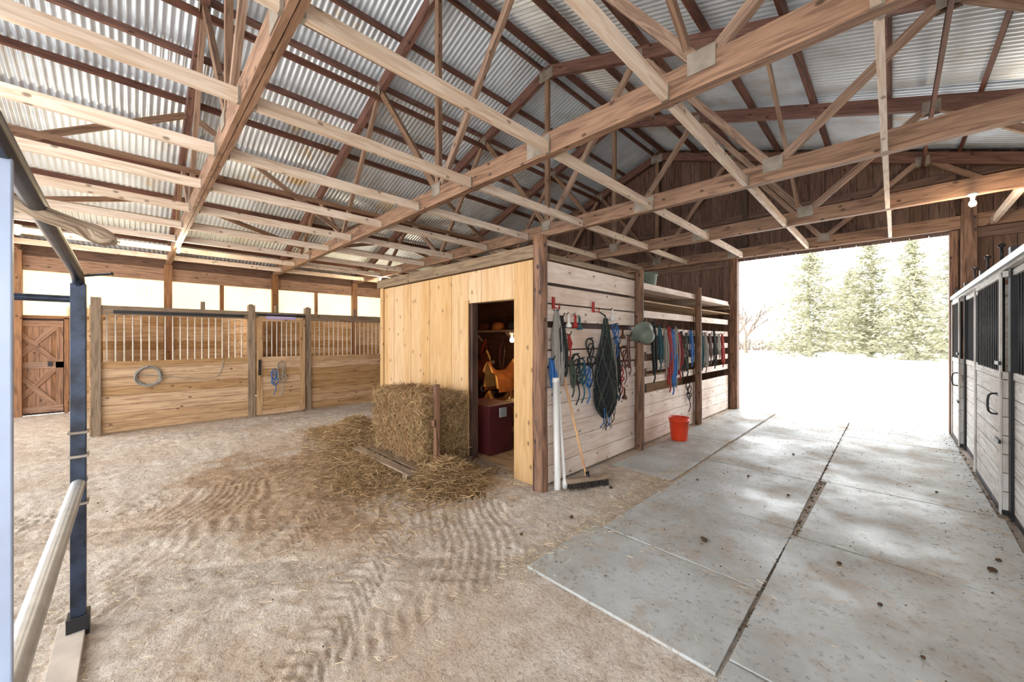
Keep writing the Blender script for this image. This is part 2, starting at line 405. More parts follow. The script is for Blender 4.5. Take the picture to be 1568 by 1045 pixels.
for x in(-2.46,-5.66,.34,-8.46): b.beam((x,YN,zr(x)-.34),(x,YF-.15,zr(x)-.34),.035,.085,'purlin')
b.obj('truss_bracing')

# ---- wall_left (exterior, eave side)
b=MB()
z=0
while z<2.14:
    h=.18; y=YN
    while y<YF:
        y2=min(y+R(2.5,4.2),YF)
        if z<1.9:
            out=[]
            if y2<-1.78 or y>-.92: out.append((y,y2))
            else:
                if y<-1.78: out.append((y,-1.78))
                if y2>-.92: out.append((-.92,y2))
            segs=out
        else: segs=[(max(y,-.44),y2)] if y2>-.44 else []
        for a,c in segs: b.box(XL-.03,XL,a,c,z,z+h-.006,'stallwood',axis=1)
        y=y2
    z+=h
b.box(XL-.05,XL-.031,-.92,YF,0,2.16,'stallwood',axis=1); b.box(XL-.05,XL-.031,YN,-1.78,0,1.9,'stallwood',axis=1); b.box(XL-.05,XL-.031,-1.78,-.92,0,1.9,'dkwood',axis=1)
b.box(XL-.03,XL+.03,YN,YF,2.84,3.12,'chord'); b.box(XL-.03,XL,YN,YF,3.12,3.46,'gable')
b.box(XL-.02,XL+.06,-.4,YF,2.13,2.2,'chord')
for y in TY[1:]: b.box(XL,XL+.14,y-.07,y+.07,0,3.2,'doorwood')
for y in [1.6,3.8,6.0]: b.box(XL,XL+.07,y-.04,y+.04,2.2,2.84,'doorwood')
b.box(XL-.03,XL+.05,-1.80,-1.74,0,1.92,'doorwood'); b.box(XL-.03,XL+.05,-.96,-.9,0,1.92,'doorwood'); b.box(XL-.03,XL+.05,YN,-.4,1.9,1.96,'doorwood')
b.obj('wall_left')
b=MB()
def pf(y0,y1,z0,z1):
    n=int((y1-y0)/.076*6)
    b.grid(lambda u,v:(XL-.015+.009*math.cos(2*math.pi*(y0+(y1-y0)*u)/.076),y0+(y1-y0)*u,z0+(z1-z0)*v),n,2,'panel')
pf(-.44,YF,2.18,2.86); pf(YN,-.44,1.94,2.86)
b.obj('window_1')
b=MB()
y0,y1=-1.73,-.97; xx=XL+.005
for i in range(5): b.box(xx,xx+.02,y0+i*.152,y0+(i+1)*.152-.004,.04,1.86,'doorwood')
for z0 in(.05,.92,1.74): b.box(xx+.02,xx+.045,y0,y1,z0,z0+.12,'chord')
for yy in(y0,y1-.1): b.box(xx+.02,xx+.045,yy,yy+.1,.17,1.74,'chord',axis=2)
for za,zb in((.17,.92),(1.04,1.74)):
    b.beam((xx+.033,y0+.1,za),(xx+.033,y1-.1,zb),.022,.09,'chord'); b.beam((xx+.036,y0+.1,zb),(xx+.036,y1-.1,za),.022,.09,'chord')
b.box(xx+.045,xx+.07,y1-.2,y1-.14,.95,1.05,'black')
b.obj('door_1')

# ---- wall_back gable
b=MB(); w=.22; x=XL
while x<XR:
    x2=min(x+w,XR); zt=min(zr(x),zr(x2))
    if x2<=-2.35+.05 or x>=.646-.02:
        b.box(x,x2-.006,YF,YF+.025,0,3.15,'gable',axis=2)
    b.box(x,x2-.006,YF,YF+.025,3.15,zt,'gable',axis=2)
    x=x2
yb=YF+.03
b.poly([(XL,yb,3.18),(XR,yb,3.18),(XR,yb,zr(XR)+.03),(XRG,yb,zr(XRG)+.03),(XL,yb,zr(XL)+.03)],'dkwood')
b.poly([(XL,yb,0),(-2.35,yb,0),(-2.35,yb,3.18),(XL,yb,3.18)],'dkwood'); b.poly([(.646,yb,0),(XR,yb,0),(XR,yb,3.18),(.646,yb,3.18)],'dkwood')
b.box(-2.6,.9,YF-.06,YF,3.19,3.42,'dkwood')
b.box(XL,-2.35,YF-.04,YF,3.05,3.2,'gable'); b.box(.65,XR,YF-.04,YF,3.05,3.2,'gable')
b.box(XL+1.5,XR-1.5,YF-.05,YF,4.0,4.12,'gable')
for x in(-8.0,-6.0,XRG,-2.2,0.75,2.4): b.box(x-.05,x+.05,YF-.07,YF-.0,3.44,zr(x)-.2,'dkwood',axis=2)
b.obj('wall_back')
b=MB()
b.box(-2.47,-2.33,YF-.14,YF+.05,0,3.2,'post'); b.box(.63,.72,YF-.1,YF+.05,0,3.19,'post')
b.box(.74,.9,YF-.22,YF-.03,0,3.9,'post',axis=2)
b.box(-2.6,-2.47,YF-.1,YF,0,3.2,'gable',axis=2)
b.box(-2.4,2.6,YF+.04,YF+.1,3.2,3.3,'black')
b.obj('trim_1',bevel=.006)
# ---- wall_right
b=MB(); z=0
while z<3.3:
    b.box(XR,XR+.03,1.0,YF,z,z+.194,'stallwood'); z+=.2
b.box(XR+.031,XR+.05,1.0,YF,0,zr(XR),'stallwood',axis=1)
b.obj('wall_right')

# ---- left stalls
def left_stall():
    b=MB(); X=-8.7
    def planks(y0,y1,z0,z1,mat='stallwood',x=X):
        z=z0
        while z<z1-.05:
            b.box(x-.02,x+.02,y0,y1,z,min(z+.143,z1)-.005,mat,axis=1); z+=.143
    def bars(y0,y1,x=X):
        n=int((y1-y0)/.095)
        for i in range(1,n): b.cyl((x,y0+(y1-y0)*i/n,1.12),(x,y0+(y1-y0)*i/n,1.88),.009,'barwhite',6)
        b.box(x-.03,x+.03,y0,y1,1.08,1.14,'stallwood')
    segs=[(-.37,1.57),(2.66,4.9),(5.0,7.0),(7.1,9.05)]
    for a,c in segs: planks(a,c,.03,1.1); bars(a,c)
    for a in(-.44,1.57,2.56,4.9,7.02):
        b.box(X-.06,X+.07,a,a+.11,-.02,2.14 if a<3 else 2.1,'stalldark',axis=2)
    b.box(X-.05,X+.05,-.44,9.05,1.88,2.02,'stalldark')
    b.box(X+.05,X+.075,-.2,1.5,1.90,1.95,'black'); 
    for yy in(.9,1.62,2.05,2.62,3.6): b.box(X-.03,X+.04,yy-.03,yy+.03,2.02,2.16,'stalldark',axis=2)
    dx=X+.09
    z=.06
    while z<1.05: b.box(dx-.015,dx+.015,1.72,2.5,z,z+.138,'stallwood',axis=1); z+=.143
    for yy in(1.70,2.45): b.box(dx-.02,dx+.025,yy,yy+.09,.04,1.9,'stallwood',axis=2)
    for zz in(.03,1.06,1.84): b.box(dx-.02,dx+.024,1.75,2.5,zz,zz+.09,'stallwood',axis=1)
    for i in range(1,8): b.cyl((dx,1.78+i*.085,1.12),(dx,1.78+i*.085,1.86),.009,'barwhite',6)
    b.box(dx+.025,dx+.04,1.7,2.54,1.94,1.98,'black')
    b.box(dx+.024,dx+.05,1.72,1.76,.8,1.1,'black')
    for yy in(-.44,1.6,4.93,7.05):
        z=.03
        while z<1.95:
            b.box(XL+.15,X-.06,yy-.02,yy+.02,z,z+.137,'stallwood',axis=0)
            z+=.143
    b.obj('horse_stall')
left_stall()
b=MB()
b.box(-8.59,-8.578,1.85,2.36,1.885,1.985,'lav'); b.box(-8.578,-8.574,1.9,2.31,1.92,1.93,'barwhite'); b.box(-8.578,-8.574,1.93,2.28,1.95,1.958,'barwhite')
b.obj('stall_name_sign',bevel=.003)
b=MB(); pts=[]
for i in range(5*24):
    a=i/24*2*math.pi; r=.14+.012*math.sin(i*.7)+.004*(i/24)
    pts.append((-8.665+.01*(i/24)+.006*math.sin(i),.2+r*math.cos(a),.885+r*math.sin(a)))
b.tube(pts,.009,'rope',6)
b.tube(smooth([(-8.66,.05,.92),(-8.65,.35,.88),(-8.66,.8,.8),(-8.66,1.1,.82),(-8.66,1.2,1.1)]),.006,'rope',5)
b.cyl((-8.69,.2,1.03),(-8.58,.2,1.05),.008,'black',8)
b.obj('coiled_rope')
def halter(x,y,z,mat,size=1,face=1,name='horse_halter'):
    b=MB(); s=size
    def loop(cy,cz,ry,rz,tx=0):
        return [(x+face*(.015+.02*math.sin(a*2)+tx),y+cy*s+ry*s*math.cos(a),z+cz*s+rz*s*math.sin(a)) for a in [i/16*6.28318 for i in range(17)]]
    b.tube(loop(0,-.12,.06,.12),.009,mat,5); b.tube(loop(.01,-.30,.075,.075,.02),.009,mat,5); b.tube(loop(-.02,-.2,.04,.14,.03),.008,mat,5)
    b.tube(smooth([(x+face*.03,y+.03*s,z-.36*s),(x+face*.05,y+.02*s,z-.5*s),(x+face*.03,y-.02*s,z-.62*s)]),.008,mat,5)
    b.cyl((x-face*.01,y,z),(x+face*.06,y,z+.01),.007,'black',8)
    for cz in(-.23,-.3): b.tube([(x+face*.03,y+.02+.018*math.cos(a),z+cz*s+.018*math.sin(a)) for a in [i/8*6.283 for i in range(9)]],.004,'silver',5)
    return b.obj(name)
halter(-8.58,2.1,1.05,'rope',1.1); halter(-8.58,1.98,.9,'blue_cloth',.8)

# ---- right stalls
def right_stall():
    b=MB(); X=.72
    ps=[1.2,2.3,3.6,5.15,6.7,8.0,9.02]
    for p in ps: b.box(X-.035,X+.045,p-.04,p+.04,0,2.26,'black',axis=2)
    for i in range(len(ps)-1):
        a,c=ps[i]+.04,ps[i+1]-.04
        door=i%2==1
        x=X-.05 if door else X
        z=.06
        while z<1.15:
            b.box(x-.015,x+.02,a,c,z,z+.15,'grey',axis=1); z+=.157
        n=int((c-a)/.09)
        for k in range(1,n): b.cyl((x,a+(c-a)*k/n,1.18),(x,a+(c-a)*k/n,2.04),.010,'black',6)
        b.box(x-.022,x+.022,a,c,1.16,1.22,'grey',axis=1); b.box(x-.02,x+.02,a,c,.01,.06,'black',axis=1); b.box(x-.022,x+.022,a,c,2.02,2.07,'grey',axis=1)
        if door:
            for yy in(a,c-.05): b.box(x-.03,x-.0171,yy,yy+.05,.02,2.06,'grey',axis=2)
            b.tube(smooth([(x-.02,a+.18,1.02),(x-.07,a+.18,1.0),(x-.07,a+.18,.86),(x-.02,a+.18,.84)],3),.009,'black',6)
            b.box(x-.045,x-.03,a-.05,a+.12,1.28,1.31,'black'); b.box(x-.045,x-.03,a-.05,a+.12,.62,.65,'black')
    b.box(X-.06,X+.07,1.2,9.05,2.08,2.18,'grey'); b.box(X-.085,X-.06,1.2,9.05,2.10,2.15,'silver')
    for yy in(3.6,6.7,9.1):
        z=.05
        while z<1.95: b.box(X+.05,XR-.02,yy-.02,yy+.02,z,z+.15,'grey',axis=0); z+=.157
    b.obj('horse_stall')
right_stall()
b=MB()
for y,z in((5.6,2.18),(6.3,2.18),(7.2,2.18)):
    b.cyl((.7,y,z),(.7,y,z+.16),.010,'black',8); b.lathe((.7,y,z+.15),[(0,0),(.022,.005),(.026,.02),(.015,.035),(0,.04)],'black',12)
b.obj('rail_bracket')

# ---- tack room
TX0,TX1,TYF,TYB=-5.9,-2.5,2.92,4.84
b=MB()
x=TX0
ws=[.2,.19,.28,.22,.3,.2,.27,.24,.2,.18]
i=0
while x<-3.66-.01:
    x2=min(x+ws[i%10],-3.66); b.box(x,x2-.003,TYF-.012-.004*(i%2),TYF+.02,.02,2.31,'pine',axis=2); x=x2; i+=1
b.box(-3.66,-3.42,TYF-.015,TYF+.02,1.93,2.31,'pine',axis=2); b.box(-3.417,-3.16,TYF-.012,TYF+.02,1.93,2.31,'pine',axis=2); b.box(-3.157,-2.87,TYF-.016,TYF+.02,1.93,2.31,'pine',axis=2)
b.box(-2.87,-2.60,TYF-.02,TYF+.02,0,2.31,'pine',axis=2)
b.box(-3.72,-3.64,TYF-.035,TYF-.016,.02,1.97,'pine',axis=2); 
b.box(-3.66,-3.60,TYF+.0,TYF+.09,0,1.93,'dkwood',axis=2)
b.box(-2.91,-2.86,TYF+.021,TYF+.1,0,1.93,'pine',axis=2)
b.box(-3.66,-2.87,TYF+.02,TYF+.1,1.93,2.0,'dkwood',axis=0)
b.box(TX0-.03,TX0+.06,TYF-.04,TYF-.016,0,2.33,'pine',axis=2)
b.box(TX0-.1,TX1+.02,TYF-.06,TYF+.05,2.32,2.45,'stalldark',axis=0)
b.box(TX0-.05,TX1,TYF+.05,TYB,2.33,2.38,'stalldark',axis=0)
b.box(TX0,TX0+.03,TYF+.02,TYB,0,2.32,'pine',axis=2)
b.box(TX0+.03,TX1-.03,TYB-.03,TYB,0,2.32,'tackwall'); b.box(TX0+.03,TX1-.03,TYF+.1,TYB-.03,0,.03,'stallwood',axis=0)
b.box(-3.2,-3.1,TYF-.12,TYF,0,.06,'stalldark'); b.box(-3.64,-2.87,TYF-.04,TYF+.1,0,.045,'stalldark')
x=TX1
zs=[(.02,.2),(.2,.42),(.42,.6),(.6,.82),(.82,1.0),(1.0,1.2),(1.22,1.38),(1.39,1.62),(1.68,1.86),(1.87,2.05),(2.08,2.30)]
for k,(a,c) in enumerate(zs):
    b.box(x-.02-.006*(k%2),x+.012-.004*(k%3),TYF+.02,TYB+.02,a,c-.005,'white',axis=1)
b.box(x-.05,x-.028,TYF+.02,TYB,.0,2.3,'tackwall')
b.box(x-.01,x+.03,TYF+.1,TYB,2.31,2.36,'stalldark',axis=1)
b.box(x-.06,x+.05,TYF-.01,TYF+.02,1.4,1.5,'white')
for k in range(9): b.box(-2.585,-2.52,TYF-.022,TYF-.0,.1+k*.25,.22+k*.25,'white')
b.obj('tack_room',bevel=.002)
def post(x,y,z,r,name='timber_post'):
    b=MB(); pts=[];rs=[]
    for i in range(14):
        t=i/13; pts.append((x+.008*noise.noise(V((t*3,x,y))),y+.008*noise.noise(V((t*3,y,9))),-.03+(z+.03)*t)); rs.append(r*(1.04-.1*t+.05*noise.noise(V((t*9,x*5,1)))))
    b.tube(pts,rs,'post',12); b.obj(name)
post(-2.475,2.87,2.52,.075); post(-2.42,4.86,2.42,.06); post(-2.42,7.06,2.4,.055)
b=MB(); X=-2.5
for (ya,yb) in((4.93,7.0),(7.12,9.0)):
    z=.02
    while z<.7: b.box(X-.02,X+.015,ya,yb,z,z+.172,'white',axis=1); z+=.178
    for z in(.86,1.08,1.31,1.55,1.80): b.box(X-.02,X+.015,ya,yb,z,z+.1,'white',axis=1)
for y in(4.93,7.05,9.0): 
    b.box(-3.45,-3.38,y-.03,y+.03,0,2.35,'stalldark',axis=2); b.box(-3.45,-2.45,y-.03,y+.03,2.12,2.2,'stalldark',axis=0)
for z in(.86,1.2,1.6): b.box(-3.45,-3.42,4.93,9.0,z,z+.12,'white',axis=1)
b.box(-3.45,-3.42,4.93,9.0,.0,.8,'stallwood',axis=1)
for k in range(5): b.box(-3.44+k*.2,-3.26+k*.2,4.93,9.0,2.2,2.225,'white',axis=1)
for k in range(5): b.box(-3.44+k*.2,-3.26+k*.2,4.93,9.0,2.02,2.04,'stallwood',axis=1)
b.box(X-.02,X+.02,4.93,9.0,2.225,2.29,'white',axis=1)
b.obj('storage_rack',bevel=.003)

def bucket(x,y,z,r,h,mat,name='bucket',handle=True,tilt=None):
    b=MB()
    b.lathe((x,y,z),[(0,.004),(r*.78,0),(r*.8,.01),(r*.97,h*.85),(r*1.04,h*.86),(r*1.04,h*.9),(r*1.0,h*.9),(r*1.03,h),(r*.98,h),(r*.93,h*.85),(r*.76,.02),(0,.02)],mat,28,ax=tilt)
    if handle:
        b.tube([(x+r*1.06*math.cos(a),y,z+h*.88-abs(math.sin(a))*r*.9) for a in [i/16*math.pi for i in range(17)]],.004,'silver',6)
    return b.obj(name)
bucket(-2.23,5.72,.012,.14,.33,'orange')
bucket(-2.62,5.5,2.226,.15,.26,'greenpot','plastic_tub',False); bucket(-2.75,5.12,2.226,.12,.2,'black_cloth','plastic_tub',False)
bucket(-3.0,7.9,2.226,.15,.12,'greenpot','plastic_tub',False)

def rope_bundle(x,y,ztop,zbot,mat,name='lead_rope',w=.05,n=4,r=.008,face=1,hook='black'):
    b=MB()
    for k in range(n):
        y0=y+R(-w,w)*.4; zb=zbot+R(0,.25)*(ztop-zbot)
        f=face*R(.02,.06)
        b.tube(smooth([(x+face*.02,y-.01,ztop),(x+f,y0-w*R(.3,1),(ztop+zb)/2+.05),(x+f,y0-w*.3,zb+.05),(x+f,y0,zb),(x+f+.01,y0+w*.5,zb+.06),(x+f,y0+w*R(.4,1),(ztop+zb)/2),(x+face*.03,y+.01,ztop)],5),r,mat,6)
    b.tube([(x+face*.01,y-.02,ztop-.06),(x+face*.06,y,ztop-.075),(x+face*.01,y+.02,ztop-.06)],r,mat,6)
    b.tube(smooth([(x+face*.03,y,zbot+.1),(x+face*.05,y+.01,zbot),(x+face*.04,y-.01,zbot-.08)],3),r*1.1,mat,6)
    b.tube([(x-face*.02,y,ztop),(x+face*.05,y,ztop-.01),(x+face*.07,y,ztop+.03)],.006,hook,6)
    return b.obj(name)
XW=-2.475
rope_bundle(XW,3.10,1.80,1.02,'rope','lead_rope',.06,9,.010)
rope_bundle(XW,3.18,1.74,1.1,'black_cloth','lead_rope',.06,9,.010)
rope_bundle(XW,3.02,1.30,1.0,'blue_cloth','lead_rope',.04,7,.009)
rope_bundle(XW,3.36,1.30,.95,'green_cloth','lead_rope',.05,5,.008)
rope_bundle(XW,3.3,1.55,1.35,'red_cloth','lead_rope',.03,3,.007)
halter(XW,3.45,1.33,'black_cloth',.9); halter(XW,3.55,1.28,'teal',.8); halter(XW,3.72,1.5,'black_cloth',.9); halter(XW,3.66,1.2,'blue_cloth',.7)
rope_bundle(XW,4.22,1.50,.62,'rope','lead_rope',.05,4,.008); rope_bundle(XW,4.34,1.45,.8,'black_cloth','lead_rope',.04,4,.008)
halter(XW,4.5,1.4,'leather',.8); halter(XW,4.28,1.68,'blue_cloth',.7); halter(XW,4.4,1.15,'red_cloth',.6)
rope_bundle(XW,4.62,1.55,1.1,'leather','lead_rope',.03,3,.007)
b=MB()
for y,z in((3.08,1.86),(3.82,1.86)):
    b.box(XW-.01,XW+.01,y-.015,y+.015,z-.05,z+.07,'red_cloth'); b.tube([(XW,y,z-.04),(XW+.07,y,z-.05),(XW+.08,y,z)],.007,'red_cloth',6)
b.obj('tack_hook')
def haynet(y,zt,zb,w):
    b=MB(); x0=XW+.085
    H=zt-zb
    def prof(t): return w*(.16+.84*math.sin(min(1,t*1.25)*math.pi/2)**1.2)*(1 if t<.8 else 1-((t-.8)/.2)**2*.65)
    def P(a,t,k=1.0):
        r=prof(t)*k*(1+.12*noise.noise(V((math.cos(a)*2,math.sin(a)*2,t*7))))
        return V((x0+r*.55*math.cos(a),y+r*math.sin(a),zt-t*H))
    b.grid(lambda u,v:P(u*6.28318,v,.86),20,24,'black_cloth',closeu=True)
    for s in(-1,1):
        for k in range(14):
            b.tube([P(6.283*k/14+s*t*3.2,t,1.03) for t in [i/22 for i in range(23)]],.0065,'black_cloth' if k%3 else 'green_cloth',4)
    for k in range(12):
        yy=y+R(-.1,.1); b.tube(smooth([(x0+R(-.03,.05),yy,zb+.12),(x0+R(-.03,.07),yy+R(-.04,.04),zb-.02),(x0+R(-.03,.05),yy+R(-.05,.05),zb-R(.05,.16))],3),.006,random.choice(['rope','blue_cloth','black_cloth','leather']),4)
    b.tube([(XW,y,zt+.08),(XW+.08,y,zt+.03),(x0,y,zt-.02)],.009,'black_cloth',6)
    b.obj('hay_net')
haynet(3.95,1.74,.58,.18)
b=MB()
for y,z,m in((3.3,1.62,'pvc'),(3.5,1.6,'teal'),(4.2,1.72,'pvc'),(4.45,1.5,'leather'),(4.3,.75,'teal'),(4.5,.72,'leather'),(3.42,1.62,'red_cloth')):
    b.lathe((XW+.03,y,z),[(0,0),(.03,.0),(.035,.02),(.02,.05),(.012,.06),(.012,.14),(0,.145)],m,12)
    b.tube([(XW,y,z+.14),(XW+.03,y,z+.16)],.005,'black',5)
b.obj('grooming_tools')
b=MB(); q=Matrix.Rotation(math.radians(120),4,'Y')@Matrix.Rotation(.5,4,'X')
b.lathe((-2.33,4.80,1.56),[(.16,-.05),(.12,0),(.105,.06),(.095,.11),(.05,.13),(0,.135)],'greenpot',22,ax=q.to_quaternion())
b.tube(smooth([(-2.36,4.86,1.75),(-2.33,4.78,1.6),(-2.36,4.72,1.45)],4),.006,'black_cloth',5)
b.obj('hanging_hat')
for y,zt,zb,m,n in((5.35,1.75,.95,'black_cloth',4),(5.55,1.7,1.1,'teal',4),(5.75,1.65,1.0,'rope',5),(5.9,1.7,.75,'red_cloth',5),(6.02,1.66,.7,'blue_cloth',5),(6.15,1.7,.8,'rope',5),(6.28,1.6,.9,'red_cloth',4),(6.38,1.62,.9,'black_cloth',4),(6.6,1.6,.95,'green_cloth',3),(6.8,1.65,1.1,'blue_cloth',3),
                  (7.3,1.66,1.0,'teal',4),(7.5,1.62,.95,'rope',5),(7.75,1.6,1.1,'leather',3),(8.0,1.66,1.0,'black_cloth',4),(8.3,1.6,1.2,'rope',4),(8.5,1.6,1.0,'red_cloth',3)):
    rope_bundle(-2.48,y,zt,zb,m,'lead_rope',.07,n,.010)
halter(-2.48,6.7,.75,'black_cloth',.8); halter(-2.48,6.5,1.5,'leather',.9)
b=MB(); b.cyl((-2.36,3.0,.0),(-2.40,3.02,1.08),.032,'pvc',16); b.lathe((-2.40,3.02,1.06),[(.0,0),(.038,0),(.038,.05),(.03,.05),(.03,.0)],'pvc',16); b.obj('pvc_pipe')
b=MB(); b.cyl((-2.33,3.08,.0),(-2.42,3.08,1.1),.017,'pvc',12); b.lathe((-2.33,3.08,.0),[(0,0),(.03,0),(.032,.06),(.018,.09)],'pvc',12); b.obj('pvc_pipe')
b=MB()
b.cyl((-2.2,3.27,.10),(-2.43,3.19,1.12),.012,'handle',10)
hc=V((-2.18,3.27,.085)); dL=V((.10,.21,0)); dW=V((.21,-.10,0)).normalized()*.032
b.obox(hc,dL,dW,(0,0,.02),'stalldark')
for i in range(420):
    a=R(-1,1);c=R(-1,1); p=hc+dL*a*.97+dW*c; b.tube([p+V((0,0,-.018)),p+dW*c*.4+V((R(-.01,.01),R(-.01,.01),-.082))],.003,'bristle',3,caps=False)
b.cyl(hc+V((0,0,.015)),hc+V((-.01,-.005,.07)),.02,'black',10)
b.obj('push_broom')

# ---- inside tack room
def saddle(cx,cy,cz,mat,s=1.0,name='horse_saddle'):
    b=MB()
    def fn(u,v):
        a=(u-.5)*2; l=(v-.5)*2
        w=.27*(1-.15*l*l); y=l*.26
        z=-.34*abs(a)**2.1+.07*l*l*(1-abs(a))+(.08*max(0,l-.6)/.4+.06*max(0,-l-.5)/.5)*(1-abs(a))
        if abs(a)>.55: y*= .78
        return (cx+s*a*w*(1-.25*abs(a)**3),cy+s*y,cz+s*z)
    b.grid(fn,23,17,mat)
    b.grid(lambda u,v:V(fn(.5+(u-.5)*.9,.5+(v-.5)*1.15))+V((0,0,-.02)),23,17,'pad')
    b.tube(smooth([(cx,cy-.2*s,cz+.04),(cx,cy-.24*s,cz+.11*s),(cx,cy-.27*s,cz+.13*s)],3),[.03,.03,.025,.022,.03,.035,.03],mat,10)
    for sg in(-1,1):
        b.tube([(cx+sg*.24*s,cy,cz-.25*s),(cx+sg*.25*s,cy,cz-.42*s)],.012,mat,5)
        b.tube([(cx+sg*.25*s,cy+.06*math.cos(a),cz-.48*s+.06*math.sin(a)) for a in [i/12*6.283 for i in range(13)]],.008,'silver',5)
    b.cyl((cx,cy-.05,cz-.06),(cx,TYB-.03,cz-.06),.04,'stalldark',8)
    b.obj(name)
saddle(-4.62,4.35,.98,'tanleather'); saddle(-5.3,4.35,1.12,'leather'); saddle(-4.7,4.4,.50,'pad',.9); saddle(-3.7,4.4,1.0,'leather',.95); saddle(-5.3,4.4,.55,'leather',.9)
def helmet(x,y,z,mat):
    b=MB(); b.lathe((x,y,z),[(.16,0),(.13,.01),(.125,.06),(.1,.12),(.05,.15),(0,.155)],mat,20); b.obj('riding_helmet')
b=MB(); b.box(-5.6,-3.4,4.55,4.8,1.62,1.65,'stalldark'); 
for x in(-5.6,-4.75,-3.5): b.beam((x,4.8,1.45),(x,4.6,1.62),.03,.03,'stalldark')
b.obj('wall_shelf')
helmet(-4.6,4.66,1.65,'black_cloth'); helmet(-5.0,4.66,1.65,'tanleather'); helmet(-5.35,4.66,1.65,'leather'); helmet(-4.2,4.66,1.65,'tanleather')
b=MB()
b.box(-4.1,-3.55,3.15,3.55,.04,.60,'trunk',axis=2); b.box(-4.12,-3.53,3.13,3.57,.60,.66,'trunk',axis=0); b.box(-3.53,-3.515,3.3,3.42,.5,.62,'silver'); 
b.tube(smooth([(-3.9,3.13,.45),(-3.87,3.09,.42),(-3.78,3.09,.42),(-3.75,3.13,.45)],3),.008,'silver',6)
b.obj('storage_trunk',bevel=.01)
b=MB()
bx,by=-3.80,3.66
for k,(m,h) in enumerate((('pad',.07),('tanleather',.04),('pad',.07),('pad',.03))):
    zz=.42+k*.075
    b.grid(lambda u,v:(bx+.44*u+.02*math.sin(v*9),by+.5*v,zz+.05*math.sin(u*3.14)+.02*noise.noise(V((u*4,v*4,k)))),14,12,m)
    b.grid(lambda u,v:(bx+.44*u,by+.01*math.sin(u*12),zz-.18*(1-v)+.05*math.sin(u*3.14)*v),14,4,m)
b.box(bx,bx+.44,by+.02,by+.5,.03,.42,'stallwood')
b.obj('folded_blankets')
for i,(x,z,m) in enumerate(((-4.2,1.5,'leather'),(-4.4,1.55,'black_cloth'),(-5.0,1.5,'leather'),(-3.9,1.5,'leather'),(-5.5,1.5,'red_cloth'))):
    b=MB()
    for k in range(4):
        b.tube(smooth([(x,4.79,z),(x-.06,4.76-.01*k,z-.25),(x-.03+R(-.02,.02),4.75,z-.55-R(0,.2)),(x+.05,4.76,z-.25),(x,4.79,z)],5),.009,m,5)
    b.obj('bridle')
def bulb(x,y,z,power,col=(1,.82,.58),top=None,r=.04):
    e=bpy.data.objects.new('light_bulb',None); e.location=(x,y,z); bpy.context.scene.collection.objects.link(e)
    b=MB(); b.lathe((0,0,0),[(0,-.055),(.02,-.05),(.032,-.03),(.03,-.005),(.015,.02),(.013,.03)],'bulb',16); b.obj('glass',parent=e)
    b=MB(); b.lathe((0,0,.03),[(.014,0),(.018,0),(.022,.03),(.045,.05),(.045,.07),(0,.07)],'pvc',16)
    if top: b.cyl((0,0,.1),(0,0,top),.004,'black',6)
    b.obj('socket',parent=e)
    ld=bpy.data.lights.new('lamp','POINT'); ld.energy=power; ld.color=col; ld.shadow_soft_size=.08
    lo=bpy.data.objects.new('lamp',ld); lo.parent=e; lo.location=(0,0,-.16); bpy.context.scene.collection.objects.link(lo)
bulb(-9.1,.6,ZC-.1,80); bulb(.66,6.95,ZC-.1,50,(1,.78,.55)); bulb(-9.2,-1.2,ZC-.1,60); bulb(-10.1,4.9,ZC-.1,80); 
bulb(-3.95,3.95,1.50,18,(1,.62,.30),top=.82)
bulb(-3.35,-1.55,ZC-.1,80,(1,.92,.8))  # added out-of-view bulb, fill light for the near end of the barn

